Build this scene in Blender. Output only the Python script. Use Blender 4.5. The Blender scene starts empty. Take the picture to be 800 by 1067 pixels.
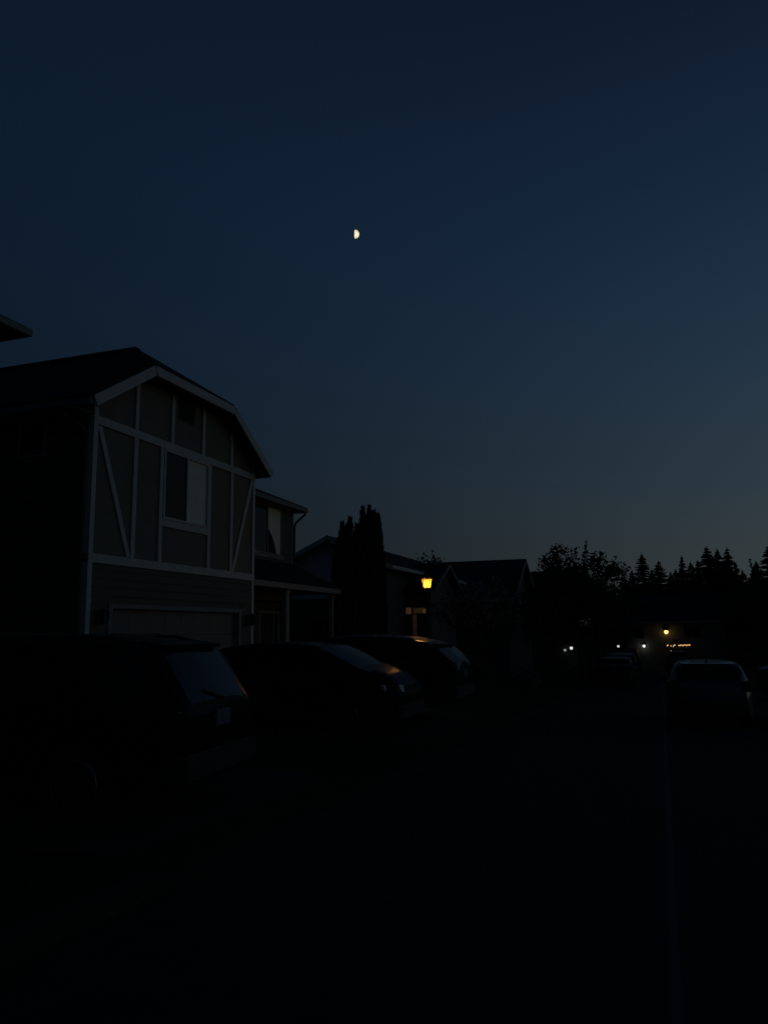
import bpy, bmesh, math, random
from mathutils import Matrix, Vector

sc = bpy.context.scene
COL = sc.collection
R = math.radians
random.seed(7)

# ------------------------------------------------------------------ camera
# world: +Y runs along the street, +X to the right across it, Z up, street level at the camera = 0
YAW, PITCH, ROLL = R(19.3), R(8.75), R(0.7)
fw = Vector((-math.sin(YAW)*math.cos(PITCH), math.cos(YAW)*math.cos(PITCH), math.sin(PITCH)))
rt = Vector((math.cos(YAW), math.sin(YAW), 0))
up = rt.cross(fw)
rt2 = math.cos(ROLL)*rt - math.sin(ROLL)*up
up2 = math.cos(ROLL)*up + math.sin(ROLL)*rt
cam = bpy.data.cameras.new('camera')
cam_o = bpy.data.objects.new('camera', cam); COL.objects.link(cam_o)
cam_o.matrix_world = Matrix(((rt2.x, up2.x, -fw.x, 0), (rt2.y, up2.y, -fw.y, 0), (rt2.z, up2.z, -fw.z, 1.6), (0, 0, 0, 1)))
cam.sensor_fit = 'VERTICAL'; cam.sensor_height = 24; cam.lens = 24*806/1067
cam.clip_start = 0.05; cam.clip_end = 4000
sc.camera = cam_o

# ------------------------------------------------------------------ sky (late dusk: brighter low and towards the sunset, right of the view)
GLOW = R(60)
world = bpy.data.worlds.new('World'); sc.world = world; world.use_nodes = True
nt = world.node_tree; bg = nt.nodes['Background']; bg.inputs['Strength'].default_value = 1.0
def wm(op, a, b=None):
    n = nt.nodes.new('ShaderNodeMath'); n.operation = op
    for i, v in enumerate((a, b)):
        if v is None: continue
        if isinstance(v, (int, float)): n.inputs[i].default_value = v
        else: nt.links.new(v, n.inputs[i])
    return n.outputs[0]
tc = nt.nodes.new('ShaderNodeTexCoord'); sx = nt.nodes.new('ShaderNodeSeparateXYZ')
nt.links.new(tc.outputs['Generated'], sx.inputs[0])
X_, Y_, Z_ = sx.outputs
z_ = wm('MINIMUM', wm('MAXIMUM', Z_, .0), .70)                       # sine of the elevation
over = wm('MAXIMUM', wm('SUBTRACT', Z_, .70), 0)
hyp = wm('MAXIMUM', wm('SQRT', wm('ADD', wm('MULTIPLY', X_, X_), wm('MULTIPLY', Y_, Y_))), .0001)
ca = wm('DIVIDE', wm('ADD', wm('MULTIPLY', X_, math.sin(GLOW)), wm('MULTIPLY', Y_, math.cos(GLOW))), hyp)   # 1 towards the afterglow
comb = nt.nodes.new('ShaderNodeCombineColor')
# log radiance of each channel = a + b z + c z^2 + (d + e z) cos(azimuth from the afterglow)
for k, (a, b, c, d, e) in enumerate([(-4.525, -1.11, -.608, 2.381, -3.253), (-4.447, 2.04, -3.333, 2.282, -3.391), (-4.415, 4.596, -5.395, 2.0, -2.956)]):
    p = wm('ADD', wm('MULTIPLY', z_, wm('ADD', wm('MULTIPLY', z_, c), b)), a)
    q = wm('MULTIPLY', ca, wm('ADD', wm('MULTIPLY', z_, e), d))
    nt.links.new(wm('EXPONENT', wm('SUBTRACT', wm('ADD', p, q), wm('MULTIPLY', over, 2.2))), comb.inputs[k])
nt.links.new(comb.outputs[0], bg.inputs[0])

# the moon's own faint light
sun = bpy.data.lights.new('moonlight', 'SUN'); sun.energy = 0.0012; sun.angle = R(0.5); sun.color = (1, .95, .85)
sun_o = bpy.data.objects.new('moonlight', sun); COL.objects.link(sun_o)
MOON = Vector((-0.32, 0.82, 0.48)).normalized()
sun_o.rotation_euler = MOON.to_track_quat('Z', 'Y').to_euler(); sun_o.location = (0, 0, 30)

sc.view_settings.view_transform = 'Standard'; sc.view_settings.look = 'None'
sc.view_settings.exposure = 0; sc.view_settings.gamma = 1; sc.view_settings.use_curve_mapping = False
sc.render.engine = 'CYCLES'; sc.cycles.max_bounces = 6
sc.cycles.use_denoising = True

# ------------------------------------------------------------------ materials
def mat(name, col, rough=.7, metal=0, var=.12, scale=6, bump=0, bscale=40, emit=None, estr=0, spec=.5, coat=0, stretch=None):
    m = bpy.data.materials.new(name); m.use_nodes = True
    n = m.node_tree.nodes; l = m.node_tree.links; b = n['Principled BSDF']
    b.inputs['Roughness'].default_value = rough; b.inputs['Metallic'].default_value = metal
    b.inputs['Specular IOR Level'].default_value = spec; b.inputs['Coat Weight'].default_value = coat
    b.inputs['Coat Roughness'].default_value = .04
    t = n.new('ShaderNodeTexCoord'); src = t.outputs['Object']
    if stretch:
        mp = n.new('ShaderNodeMapping'); mp.inputs['Scale'].default_value = stretch
        l.new(src, mp.inputs[0]); src = mp.outputs[0]
    no = n.new('ShaderNodeTexNoise'); no.inputs['Scale'].default_value = scale; no.inputs['Detail'].default_value = 6
    l.new(src, no.inputs['Vector'])
    cr = n.new('ShaderNodeValToRGB'); l.new(no.outputs['Fac'], cr.inputs[0])
    cr.color_ramp.elements[0].position = .3; cr.color_ramp.elements[1].position = .7
    cr.color_ramp.elements[0].color = (*[c*(1-var) for c in col], 1); cr.color_ramp.elements[1].color = (*[min(1, c*(1+var)) for c in col], 1)
    l.new(cr.outputs[0], b.inputs['Base Color'])
    if bump:
        n2 = n.new('ShaderNodeTexNoise'); n2.inputs['Scale'].default_value = bscale; n2.inputs['Detail'].default_value = 4
        l.new(src, n2.inputs['Vector'])
        bp = n.new('ShaderNodeBump'); bp.inputs['Strength'].default_value = bump; bp.inputs['Distance'].default_value = .02
        l.new(n2.outputs['Fac'], bp.inputs['Height']); l.new(bp.outputs[0], b.inputs['Normal'])
    if emit:
        b.inputs['Emission Color'].default_value = (*emit, 1); b.inputs['Emission Strength'].default_value = estr
    return m

def shingle_mat(name, col):
    m = mat(name, col, .95, var=.25, scale=3, spec=.2)
    n = m.node_tree.nodes; l = m.node_tree.links; b = n['Principled BSDF']
    t = n.new('ShaderNodeTexCoord'); br = n.new('ShaderNodeTexBrick')
    br.inputs['Scale'].default_value = 1; br.inputs['Brick Width'].default_value = .3; br.inputs['Row Height'].default_value = .14
    br.inputs['Mortar Size'].default_value = .01
    l.new(t.outputs['Object'], br.inputs['Vector'])
    bp = n.new('ShaderNodeBump'); bp.inputs['Strength'].default_value = .6; bp.inputs['Distance'].default_value = .01
    l.new(br.outputs['Fac'], bp.inputs['Height']); l.new(bp.outputs[0], b.inputs['Normal'])
    return m

M = dict(
    asphalt=mat('asphalt', (.020, .0195, .015), .95, var=.3, scale=3, bump=.5, bscale=90, spec=.25),
    seam=mat('seam_tar', (.033, .033, .032), .9, scale=8),
    concrete=mat('concrete', (.040, .038, .029), .95, var=.25, scale=2.5, bump=.3, bscale=60, spec=.1),
    lawn=mat('lawn', (.018, .028, .012), .95, var=.5, scale=5, bump=1, bscale=50, spec=.1),
    grass=mat('grass_blade', (.025, .042, .014), .8, var=.4, scale=4, spec=.15),
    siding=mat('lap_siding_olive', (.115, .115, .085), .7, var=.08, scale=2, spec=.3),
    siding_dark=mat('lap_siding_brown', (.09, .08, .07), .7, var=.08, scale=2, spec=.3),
    siding_pale=mat('lap_siding_white', (.78, .76, .70), .7, var=.08, scale=2, spec=.3),
    stucco=mat('stucco_taupe', (.235, .208, .152), .9, var=.07, scale=3, bump=.4, bscale=80, spec=.2),
    trim=mat('trim_white', (.57, .55, .48), .6, var=.08, scale=5, spec=.3),
    trim_dim=mat('trim_grey', (.24, .235, .21), .6, var=.08, scale=5, spec=.3),
    soffit=mat('soffit', (.16, .16, .15), .8, spec=.2),
    shingle=shingle_mat('shingle_charcoal', (.022, .022, .024)),
    shingle_brown=shingle_mat('shingle_brown', (.075, .06, .045)),
    garage=mat('garage_panel', (.19, .18, .14), .6, var=.06, scale=3, spec=.3),
    door=mat('door_paint', (.07, .05, .045), .4, scale=3),
    glass=mat('window_glass', (.006, .007, .006), .08, var=.1, spec=.12),
    room=mat('dark_room', (.01, .01, .01), .9),
    blind=mat('blind', (.86, .84, .66), .8, var=.05, scale=2, emit=None),
    gutter=mat('gutter_metal', (.10, .10, .10), .5, scale=4),
    downpipe=mat('downpipe', (.035, .035, .035), .5, scale=4),
    iron=mat('black_iron', (.012, .012, .012), .45, scale=10),
    postwood=mat('post_wood', (.30, .25, .19), .8, var=.2, scale=8, stretch=(6, 6, .6)),
    signface=mat('sign_sheet', (.16, .19, .16), .5, scale=20),
    signwhite=mat('sign_white', (.72, .68, .62), .5, scale=20),
    bark=mat('bark', (.06, .045, .035), .95, var=.35, scale=9, bump=.8, bscale=25, stretch=(3, 3, .6)),
    leaf=mat('leaf_broad', (.035, .05, .022), .6, var=.4, scale=.8, spec=.25),
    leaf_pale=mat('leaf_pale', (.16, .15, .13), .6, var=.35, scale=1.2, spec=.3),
    leaf_red=mat('leaf_purple', (.045, .028, .026), .6, var=.3, scale=1, spec=.25),
    needle=mat('needles', (.018, .028, .018), .8, var=.35, scale=.6, spec=.15),
    cedar=mat('cedar_scale', (.020, .030, .018), .85, var=.4, scale=2.5, spec=.1),
    tyre=mat('tyre_rubber', (.012, .012, .012), .85, bump=.3, bscale=60, spec=.3),
    rim=mat('rim_alloy', (.32, .33, .34), .35, metal=.8, scale=8),
    plastic=mat('black_plastic', (.012, .012, .013), .6, scale=10),
    plate=mat('number_plate', (.11, .115, .12), .5, scale=12),
    lens_red=mat('lens_red', (.035, .004, .004), .12, scale=8, coat=.6),
    lens_clear=mat('lens_clear', (.34, .35, .36), .12, scale=9, coat=.8),
    chrome=mat('chrome', (.45, .45, .46), .15, metal=1, scale=5),
    carglass_dim=mat('car_glass_tinted', (.003, .003, .004), .12, spec=.05),
    carglass=mat('car_glass', (.004, .005, .006), .05, spec=.30),
)
def paint(name, col, rough=.3): return mat(name, col, rough, var=.05, scale=1.5, coat=.0, spec=.04)
P = dict(black=paint('paint_black', (.006, .006, .007)), navy=paint('paint_navy', (.008, .010, .014)), grey=paint('paint_grey', (.04, .042, .045)),
         maroon=paint('paint_maroon', (.014, .007, .007)), hatch=mat('paint_hatch', (.022, .022, .021), .35, var=.05, scale=1.5, coat=.5, spec=.5), cross=mat('paint_cross', (.010, .007, .007), .45, var=.05, scale=1.5, coat=.28, spec=.06), silver=paint('paint_silver', (.14, .145, .15)), white=paint('paint_white', (.32, .32, .31)))

def lamp_mat(name, col, strength): return mat(name, (.8, .7, .5), .4, var=.02, emit=col, estr=strength)
M['amber'] = None

# ------------------------------------------------------------------ mesh helpers
class MB:
    def __init__(s): s.v = []; s.f = []
    def add(s, vs, fs):
        o = len(s.v); s.v += [tuple(v) for v in vs]; s.f += [[i+o for i in f] for f in fs]; return s
    def box(s, x0, x1, y0, y1, z0, z1):
        return s.add([(x0,y0,z0),(x1,y0,z0),(x1,y1,z0),(x0,y1,z0),(x0,y0,z1),(x1,y0,z1),(x1,y1,z1),(x0,y1,z1)],
                     [(0,3,2,1),(4,5,6,7),(0,1,5,4),(1,2,6,5),(2,3,7,6),(3,0,4,7)])
    def prism(s, poly, vec):            # polygon (3-D, planar) extruded by vec
        n = len(poly); a = [Vector(p) for p in poly]; b = [p+Vector(vec) for p in a]
        return s.add(a+b, [list(range(n))[::-1], list(range(n, 2*n))] + [(i, (i+1) % n, n+(i+1) % n, n+i) for i in range(n)])
    def bar(s, p, q, w, h, side=None):  # rectangular bar p->q, w along side, h along the third axis
        p = Vector(p); q = Vector(q); d = (q-p).normalized()
        a = Vector(side) if side else (Vector((0,0,1)) if abs(d.z) < .9 else Vector((1,0,0)))
        a = (a - d*a.dot(d)).normalized(); b = d.cross(a)
        c = [a*(w/2*i)+b*(h/2*j) for i, j in ((-1,-1),(1,-1),(1,1),(-1,1))]
        return s.add([p+k for k in c]+[q+k for k in c], [(3,2,1,0),(4,5,6,7),(0,1,5,4),(1,2,6,5),(2,3,7,6),(3,0,4,7)])
    def tube(s, pts, rad, n=8):         # tapered tube through pts
        pts = [Vector(p) for p in pts]; rad = rad if isinstance(rad, (list, tuple)) else [rad]*len(pts)
        vs = []; fs = []
        for i, p in enumerate(pts):
            d = (pts[min(i+1, len(pts)-1)]-pts[max(i-1, 0)]).normalized()
            a = d.orthogonal().normalized() if i == 0 else (a - d*a.dot(d)).normalized()
            b = d.cross(a)
            for k in range(n):
                t = 2*math.pi*k/n; vs.append(p+(a*math.cos(t)+b*math.sin(t))*rad[i])
        for i in range(len(pts)-1):
            for k in range(n): fs.append((i*n+k, i*n+(k+1) % n, (i+1)*n+(k+1) % n, (i+1)*n+k))
        fs.append(list(range(n))[::-1]); fs.append([(len(pts)-1)*n+k for k in range(n)])
        return s.add(vs, fs)
    def lathe(s, prof, c=(0,0,0), axis='Z', n=24):   # prof = [(radius, height)]
        vs = []; fs = []
        for r, h in prof:
            for k in range(n):
                t = 2*math.pi*k/n; a, b = r*math.cos(t), r*math.sin(t)
                vs.append({'Z': (a, b, h), 'X': (h, a, b), 'Y': (b, h, a)}[axis])
        vs = [(v[0]+c[0], v[1]+c[1], v[2]+c[2]) for v in vs]
        for i in range(len(prof)-1):
            for k in range(n): fs.append((i*n+k, i*n+(k+1) % n, (i+1)*n+(k+1) % n, (i+1)*n+k))
        fs.append(list(range(n))[::-1]); fs.append([(len(prof)-1)*n+k for k in range(n)])
        return s.add(vs, fs)
    def build(s, name, m, parent=None, smooth=None, bevel=0):
        me = bpy.data.meshes.new(name); me.from_pydata([tuple(v) for v in s.v], [], s.f); me.validate()
        if smooth is not None:
            for p in me.polygons: p.use_smooth = True
            me.set_sharp_from_angle(angle=R(smooth))
        if m: me.materials.append(m)
        o = bpy.data.objects.new(name, me); COL.objects.link(o)
        bm = bmesh.new(); bm.from_mesh(me); bmesh.ops.recalc_face_normals(bm, faces=bm.faces)
        if bevel: bmesh.ops.bevel(bm, geom=[e for e in bm.edges if e.is_manifold and e.calc_face_angle(0) > .5], offset=bevel, segments=2, affect='EDGES', clamp_overlap=True)
        bm.to_mesh(me); bm.free()
        if parent: o.parent = parent
        return o

BASE = {}
def tag(o, label, cat, group=None):
    o['label'] = label; o['category'] = cat
    if group: o['group'] = group
    return o
def thing(name, label, cat, loc=(0,0,0), group=None):
    o = bpy.data.objects.new(name, None); COL.objects.link(o); o.location = loc; o.empty_display_size = .3
    BASE[o.name] = Vector(loc)
    return tag(o, label, cat, group)
def part(mb, name, m, parent, smooth=None, bevel=0):     # a part given in world coordinates
    o = mb.build(name, m, None, smooth, bevel); o.parent = parent
    root = parent if parent.name in BASE else parent.parent
    if parent.name in BASE: o.matrix_parent_inverse = Matrix.Translation(BASE[parent.name]).inverted()
    return o
def structure(mb, name, m, smooth=None):
    o = mb.build(name, m, None, smooth); o['kind'] = 'structure'; return o
def copy_tree(o, parent=None):
    c = o.copy(); COL.objects.link(c)
    if parent: c.parent = parent; c.matrix_parent_inverse = o.matrix_parent_inverse.copy()
    for ch in list(o.children): copy_tree(ch, c)
    return c

# ------------------------------------------------------------------ terrain
KL, KR = -3.2, 2.05            # kerb lines
def sm(a, b, x): t = max(0, min(1, (x-a)/(b-a))); return t*t*(3-2*t)
def s_(u):                     # street falls gently away from the camera
    if u < 2: return 0
    if u < 35: return -.035*(u-2)
    return -1.155 - .5*(1-math.exp(-(u-35)*.05))
def pad(u): return -.12*(1-sm(8.8, 11.5, u)) if u < 25 else (s_(u)+.3)*sm(25, 42, u)
def H(x, u):
    if x >= KL: return s_(u) + (.13 if x > KR else 0)
    a = s_(u)+.12
    return a + (pad(u)-a)*min(1, (KL-x)/3.5)

us = [-60, -30, -15, -8, -4, 0, 2] + [3+i*1.0 for i in range(48)] + [52+i*4 for i in range(14)] + [115, 140, 200, 400, 1200]
def sheet(xs, us_, dz=0, hf=H):
    mb = MB(); n = len(us_)
    mb.add([(x, u, hf(x, u)+dz) for x in xs for u in us_], [(i*n+j, (i+1)*n+j, (i+1)*n+j+1, i*n+j+1) for i in range(len(xs)-1) for j in range(n-1)])
    return mb
gx = [-900, -300, -100, -50, -30, -20, -14, -10, -8.3, -6.7, -5.8, -4.9, -4.2, -3.35, -3.34, 2.2, 2.21, 4, 8, 15, 30, 60, 150, 400, 900]
structure(sheet(gx, us, 0, lambda x, u: (H(x, u)-.02 if (x < -3.345 or x > 2.205) else s_(u)-.06)), 'ground', M['lawn'], 60)
ur = [u for u in us if -60 <= u <= 72]
structure(sheet([KL, -1.5, -.06], ur, .0), 'road', M['asphalt'], 60)
structure(sheet([-.06, -.01], ur, .0), 'road_seam', M['seam'], 60)
structure(sheet([-.01, 1, KR], ur, .0), 'parking_lane', M['asphalt'], 60)
def strip_solid(x0, x1, us_, hf, depth):
    mb = MB(); n = len(us_)
    mb.add([(x, u, hf(x, u)+d) for d in (0, -depth) for x in (x0, x1) for u in us_],
           [(j, n+j, n+j+1, j+1) for j in range(n-1)] + [(2*n+j, 2*n+j+1, 3*n+j+1, 3*n+j) for j in range(n-1)] +
           [(j, j+1, 2*n+j+1, 2*n+j) for j in range(n-1)] + [(n+j, 3*n+j, 3*n+j+1, n+j+1) for j in range(n-1)])
    return mb
structure(strip_solid(KR, 2.2, ur, lambda x, u: s_(u)+.13, .3), 'kerb', M['concrete'], 40)
structure(strip_solid(2.2, 3.6, ur, lambda x, u: s_(u)+.135, .3), 'sidewalk', M['concrete'], 40)
DRV = [(5.0, 9.0), (11.9, 17.7), (38.5, 43.5)]
def kerb_h(x, u):
    for a, b in DRV:
        if a <= u <= b: return s_(u)+.035
    return s_(u)+.12
ul = sorted(set(ur + [v for a, b in DRV for v in (a-.4, a, b, b+.4)]))
structure(strip_solid(-3.35, KL, ul, kerb_h, .3), 'kerb', M['concrete'], 40)
for a, b in DRV:
    ud = [a+(b-a)*i/8 for i in range(9)]
    structure(strip_solid(-9.95 if a < 30 else -8.5, -3.35, ud, lambda x, u: H(x, u)+.006 if x < -9 else s_(u)+.04, .12) if False else
              sheet([-9.97 if a < 30 else -8.5, -8.3, -6.7, -5.8, -4.9, -4.2, -3.35], ud, .012, lambda x, u: H(x, u) if x < -3.6 else s_(u)+.03), 'driveway', M['concrete'], 60)
structure(sheet([-10.4, -9.2, -8, -6.8], [17.75, 18.4, 19.2], .016), 'front_path', M['concrete'], 60)

# short grass on the near verges and lawns
g = MB(); rng = random.Random(3)
def blades(x0, x1, y0, y1, n):
    for _ in range(n):
        x = rng.uniform(x0, x1); y = rng.uniform(y0, y1); z = H(x, y)-.03; h = rng.uniform(.05, .12); a = rng.uniform(0, 6.28)
        dx, dy = math.cos(a)*.008, math.sin(a)*.008; lx, ly = rng.uniform(-.04, .04), rng.uniform(-.04, .04)
        g.add([(x-dx, y-dy, z), (x+dx, y+dy, z), (x+lx, y+ly, z+h)], [(0, 1, 2)])
blades(-9.9, -3.4, 9.1, 11.8, 7000); blades(-10, -3.4, 19.3, 38, 16000); blades(-9.9, -3.4, 2, 4.9, 3000); blades(3.7, 9, 6, 30, 7000)
go = g.build('grass', M['grass']); go['kind'] = 'stuff'; tag(go, 'short dark grass on the front lawns beside the driveways', 'grass')

# ------------------------------------------------------------------ generic house pieces (planes facing +X are given by u = Y range)
def lap(mb, axis, plane, a0, a1, z0, z1, openings=(), exp=.165, out=1):
    """rows of lap siding on a wall plane; axis 'X' = wall at x=plane facing out*+X, 'Y' = wall at y=plane"""
    z = z0
    while z < z1-.01:
        zt = min(z+exp, z1); spans = [(a0, a1)]
        for o0, o1, p0, p1 in openings:
            if zt > p0+.01 and z < p1-.01:
                spans = [t for s, e in spans for t in ((s, min(e, o0)), (max(s, o1), e)) if t[1]-t[0] > .01]
        for s, e in spans:
            pts = [(0, z), (.022*out, z), (.006*out, zt), (0, zt)]
            if axis == 'X':
                mb.add([(plane+d, q, h) for q in (s, e) for d, h in pts], [(0,1,2,3),(7,6,5,4),(0,4,5,1),(1,5,6,2),(2,6,7,3),(3,7,4,0)])
            else:
                mb.add([(q, plane+d, h) for q in (s, e) for d, h in pts], [(0,1,2,3),(7,6,5,4),(0,4,5,1),(1,5,6,2),(2,6,7,3),(3,7,4,0)])
        z += exp
    return mb

def window(parent, axis, plane, a0, a1, z0, z1, out=1, blind=(), frame='trim', fr=.05, mull=(.5,), name='window', lit=None):
    """window > frame, glass, blind ; blind = list of (fraction0, fraction1)"""
    def B(mb, d0, d1, p, q, r, t):
        d0, d1 = sorted((plane+d0*out, plane+d1*out))
        return mb.box(d0, d1, p, q, r, t) if axis == 'X' else mb.box(p, q, d0, d1, r, t)
    f = MB()
    B(f, -.03, .035, a0, a1, z1-fr, z1); B(f, -.03, .035, a0, a1, z0, z0+fr)
    B(f, -.03, .035, a0, a0+fr, z0+fr, z1-fr); B(f, -.03, .035, a1-fr, a1, z0+fr, z1-fr)
    for mfr in mull:
        c = a0+(a1-a0)*mfr; B(f, -.025, .028, c-fr*.45, c+fr*.45, z0+fr, z1-fr)
    w = part(f, name, M[frame], parent)
    def sub(mb, nm, m):
        o = mb.build(nm, m); o.parent = w; o.matrix_parent_inverse = Matrix.Identity(4) if parent.name in BASE else Matrix.Identity(4); return o
    w_in = w
    gl = MB(); edges = [0]+list(mull)+[1]
    for i in range(len(edges)-1):
        if any(b0 <= edges[i]+.01 and b1 >= edges[i+1]-.01 for b0, b1 in blind): continue
        p = a0+(a1-a0)*edges[i]+fr*(1 if i == 0 else .45); q = a0+(a1-a0)*edges[i+1]-fr*(1 if i == len(edges)-2 else .45)
        B(gl, -.006, .004, p+.001, q-.001, z0+fr+.001, z1-fr-.001)
    if gl.v: sub(gl, 'pane', lit or M['glass'])
    if blind:
        bl = MB()
        for b0, b1 in blind:
            p = a0+(a1-a0)*b0+fr; q = a0+(a1-a0)*b1-fr; n = max(3, int((q-p)/.085))
            for i in range(n):          # vertical slats, each slightly turned
                x0 = p+(q-p)*i/n; x1 = p+(q-p)*(i+1)/n-.0005
                d = -.012-.0015*(i % 2)
                B(bl, d-.004, d, x0, x1, z0+fr+.001, z1-fr-.001)
        sub(bl, 'blind', M['blind'])
    return w

def slab(mb, poly, t=.09): return mb.prism(poly, (0, 0, -t))

def wall_lantern(x, u, z, label):
    t = thing('wall_lantern', label, 'lantern', (x, u, z-.2), 'wall lanterns beside the garage door')
    b = MB().box(x, x+.02, u-.06, u+.06, z-.13, z+.13); b.bar((x+.02, u, z+.1), (x+.13, u, z+.15), .02, .02); b.bar((x+.13, u, z+.16), (x+.13, u, z+.10), .02, .02)
    part(b, 'bracket', M['iron'], t)
    c = MB()
    for dx in (-1, 1):
        for dy in (-1, 1): c.bar((x+.13+dx*.05, u+dy*.05, z-.13), (x+.13+dx*.07, u+dy*.07, z+.08), .012, .012)
    c.add([(x+.13+a*.09, u+b_*.09, z+.08) for a, b_ in ((-1,-1),(1,-1),(1,1),(-1,1))]+[(x+.13, u, z+.16)], [(3,2,1,0),(0,1,4),(1,2,4),(2,3,4),(3,0,4)])
    c.box(x+.07, x+.19, u-.06, u+.06, z-.15, z-.13)
    part(c, 'cage', M['iron'], t)
    part(MB().box(x+.085, x+.175, u-.045, u+.045, z-.129, z+.079), 'pane', M['glass'], t)

def gable_house(name, label, x0, x1, y0, y1, zb, ze, zr, ridge, wallm, roofm, trimm, over=.45, loc=None):
    """simple gabled house; ridge 'X' or 'Y' is the ridge's direction"""
    t = thing(name, label, 'house', loc or ((x0+x1)/2, (y0+y1)/2, zb))
    w = MB()
    if ridge == 'X':
        ym = (y0+y1)/2
        w.prism([(x0, y0, zb), (x0, y1, zb), (x0, y1, ze), (x0, ym, zr-.1), (x0, y0, ze)], (x1-x0, 0, 0))
    else:
        xm = (x0+x1)/2
        w.prism([(x0, y0, zb), (x1, y0, zb), (x1, y0, ze), (xm, y0, zr-.1), (x0, y0, ze)], (0, y1-y0, 0))
    part(w, 'wall', wallm, t)
    r = MB(); f = MB(); o = over
    if ridge == 'X':
        k = (zr-ze)/(ym-y0); e = ze-k*o
        slab(r, [(x0-o, y0-o, e+.1), (x1+o, y0-o, e+.1), (x1+o, ym, zr+.1), (x0-o, ym, zr+.1)])
        slab(r, [(x0-o, y1+o, e+.1), (x1+o, y1+o, e+.1), (x1+o, ym, zr+.1), (x0-o, ym, zr+.1)])
        for xx in (x0-o-.02, x1+o+.02):
            for yy in (y0-o, y1+o): f.bar((xx, yy, e-.02), (xx, ym, zr-.02), .2, .04, (0, 0, 1))
        for yy in (y0-o-.02, y1+o+.02): f.bar((x0-o, yy, e), (x1+o, yy, e), .15, .04, (0, 0, 1))
    else:
        k = (zr-ze)/(xm-x0); e = ze-k*o
        slab(r, [(x0-o, y0-o, e+.1), (x0-o, y1+o, e+.1), (xm, y1+o, zr+.1), (xm, y0-o, zr+.1)])
        slab(r, [(x1+o, y0-o, e+.1), (x1+o, y1+o, e+.1), (xm, y1+o, zr+.1), (xm, y0-o, zr+.1)])
        for yy in (y0-o-.02, y1+o+.02):
            for xx in (x0-o, x1+o): f.bar((xx, yy, e-.02), (xm, yy, zr-.02), .2, .04, (0, 0, 1))
        for xx in (x0-o-.02, x1+o+.02): f.bar((xx, y0-o, e), (xx, y1+o, e), .15, .04, (0, 0, 1))
    part(r, 'roof', roofm, t); part(f, 'fascia', trimm, t)
    return t

# ------------------------------------------------------------------ the half-timbered house
F = -10.0; UL, UR = 11.78, 18.05
hb = thing('timbered_house', 'two-storey house with white timber strips on its clipped gable above a double garage', 'house', (-13, 16, 0))
# garage wing walls
w = MB()
wy = lambda u, z, x=F: (x, u, z)
w.prism([(F-.18, UL, 2.95), (F-.18, UR, 2.95), (F-.18, UR, 6.05), (F-.18, 16.19, 7.0), (F-.18, 13.04, 7.0), (F-.18, UL, 6.2)], (.17, 0, 0))
part(w, 'stucco_wall', M['stucco'], hb)
w = MB(); G0, G1, GZ = 12.47, 17.36, 2.1
lap(w, 'X', F, UL, UR, -.3, 2.94, [(G0-.08, G1+.08, -.4, GZ+.09)])
w.box(F-.18, F, UL, G0, -.4, 2.945); w.box(F-.18, F, G1, UR, -.4, 2.945); w.box(F-.18, F, G0, G1, GZ, 2.945)
part(w, 'garage_front_wall', M['siding'], hb)
w = MB(); WX0, WX1, WZ0, WZ1 = -11.78, -11.12, 5.06, 5.74
lap(w, 'Y', UL, -21, F-.0, -.3, 5.95, [(WX0, WX1, WZ0, WZ1)], out=-1)
w.box(-21, F-.18, UL, UL+.15, -.4, 6.1)
lap(w, 'Y', UR, -12, F, -.3, 5.95, out=1)
w.box(-21, F-.18, UR-.15, UR, -.4, 6.1); w.box(-21, -20.85, UL+.15, UR-.15, -.4, 6.1)
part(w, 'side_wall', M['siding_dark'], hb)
window(hb, 'Y', UL-.024, WX0, WX1, WZ0, WZ1, out=-1, frame='trim_dim', mull=(), fr=.045)
# timber trim on the gable
t_ = MB(); px0, px1 = F-.005, F+.03
t_.box(px0, px1+.012, UL-.03, UR+.03, 2.945, 3.115)                       # lower band
t_.box(px0, px1+.006, UL, UR, 5.62, 5.785)                                  # upper band
for u in (13.05, 13.955, 15.87, 16.9): t_.box(px0, px1, u-.06, u+.06, 3.115, 5.62)
for u, z in ((13.05, 6.86), (14.31, 6.95), (15.56, 6.95), (16.86, 6.62)): t_.box(px0, px1, u-.055, u+.055, 5.785, z)
t_.box(px0, px1-.002, 14.015, 15.81, 3.90, 4.06)
for u0, z0, u1, z1 in ((11.93, 5.60, 12.93, 3.13), (17.93, 5.60, 17.0, 3.13)): t_.bar((F+.012, u0, z0), (F+.012, u1, z1), .028, .115, (1, 0, 0))
part(t_, 'timber_strip', M['trim'], hb)
for u0, u1 in ((UL-.03, UL+.09), (UR-.09, UR+.03)):
    for z0, z1 in ((-.3, 2.944), (3.116, 5.95)):
        part(MB().box(F-.1, F+.034, u0, u1, z0, z1), 'corner_board', M['trim'], hb)
window(hb, 'X', F+.012, 14.02, 15.81, 4.06, 5.615, blind=[(.5, 1)], fr=.055)
v_ = MB()
v_.box(F-.004, F+.02, 14.55, 15.17, 6.42, 6.98)
for i in range(9): v_.prism([(F+.02, 14.58, 6.45+i*.057), (F+.045, 14.58, 6.45+i*.057), (F+.02, 14.58, 6.5+i*.057)], (0, .56, 0))
part(v_, 'gable_vent', M['downpipe'], hb)
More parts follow.
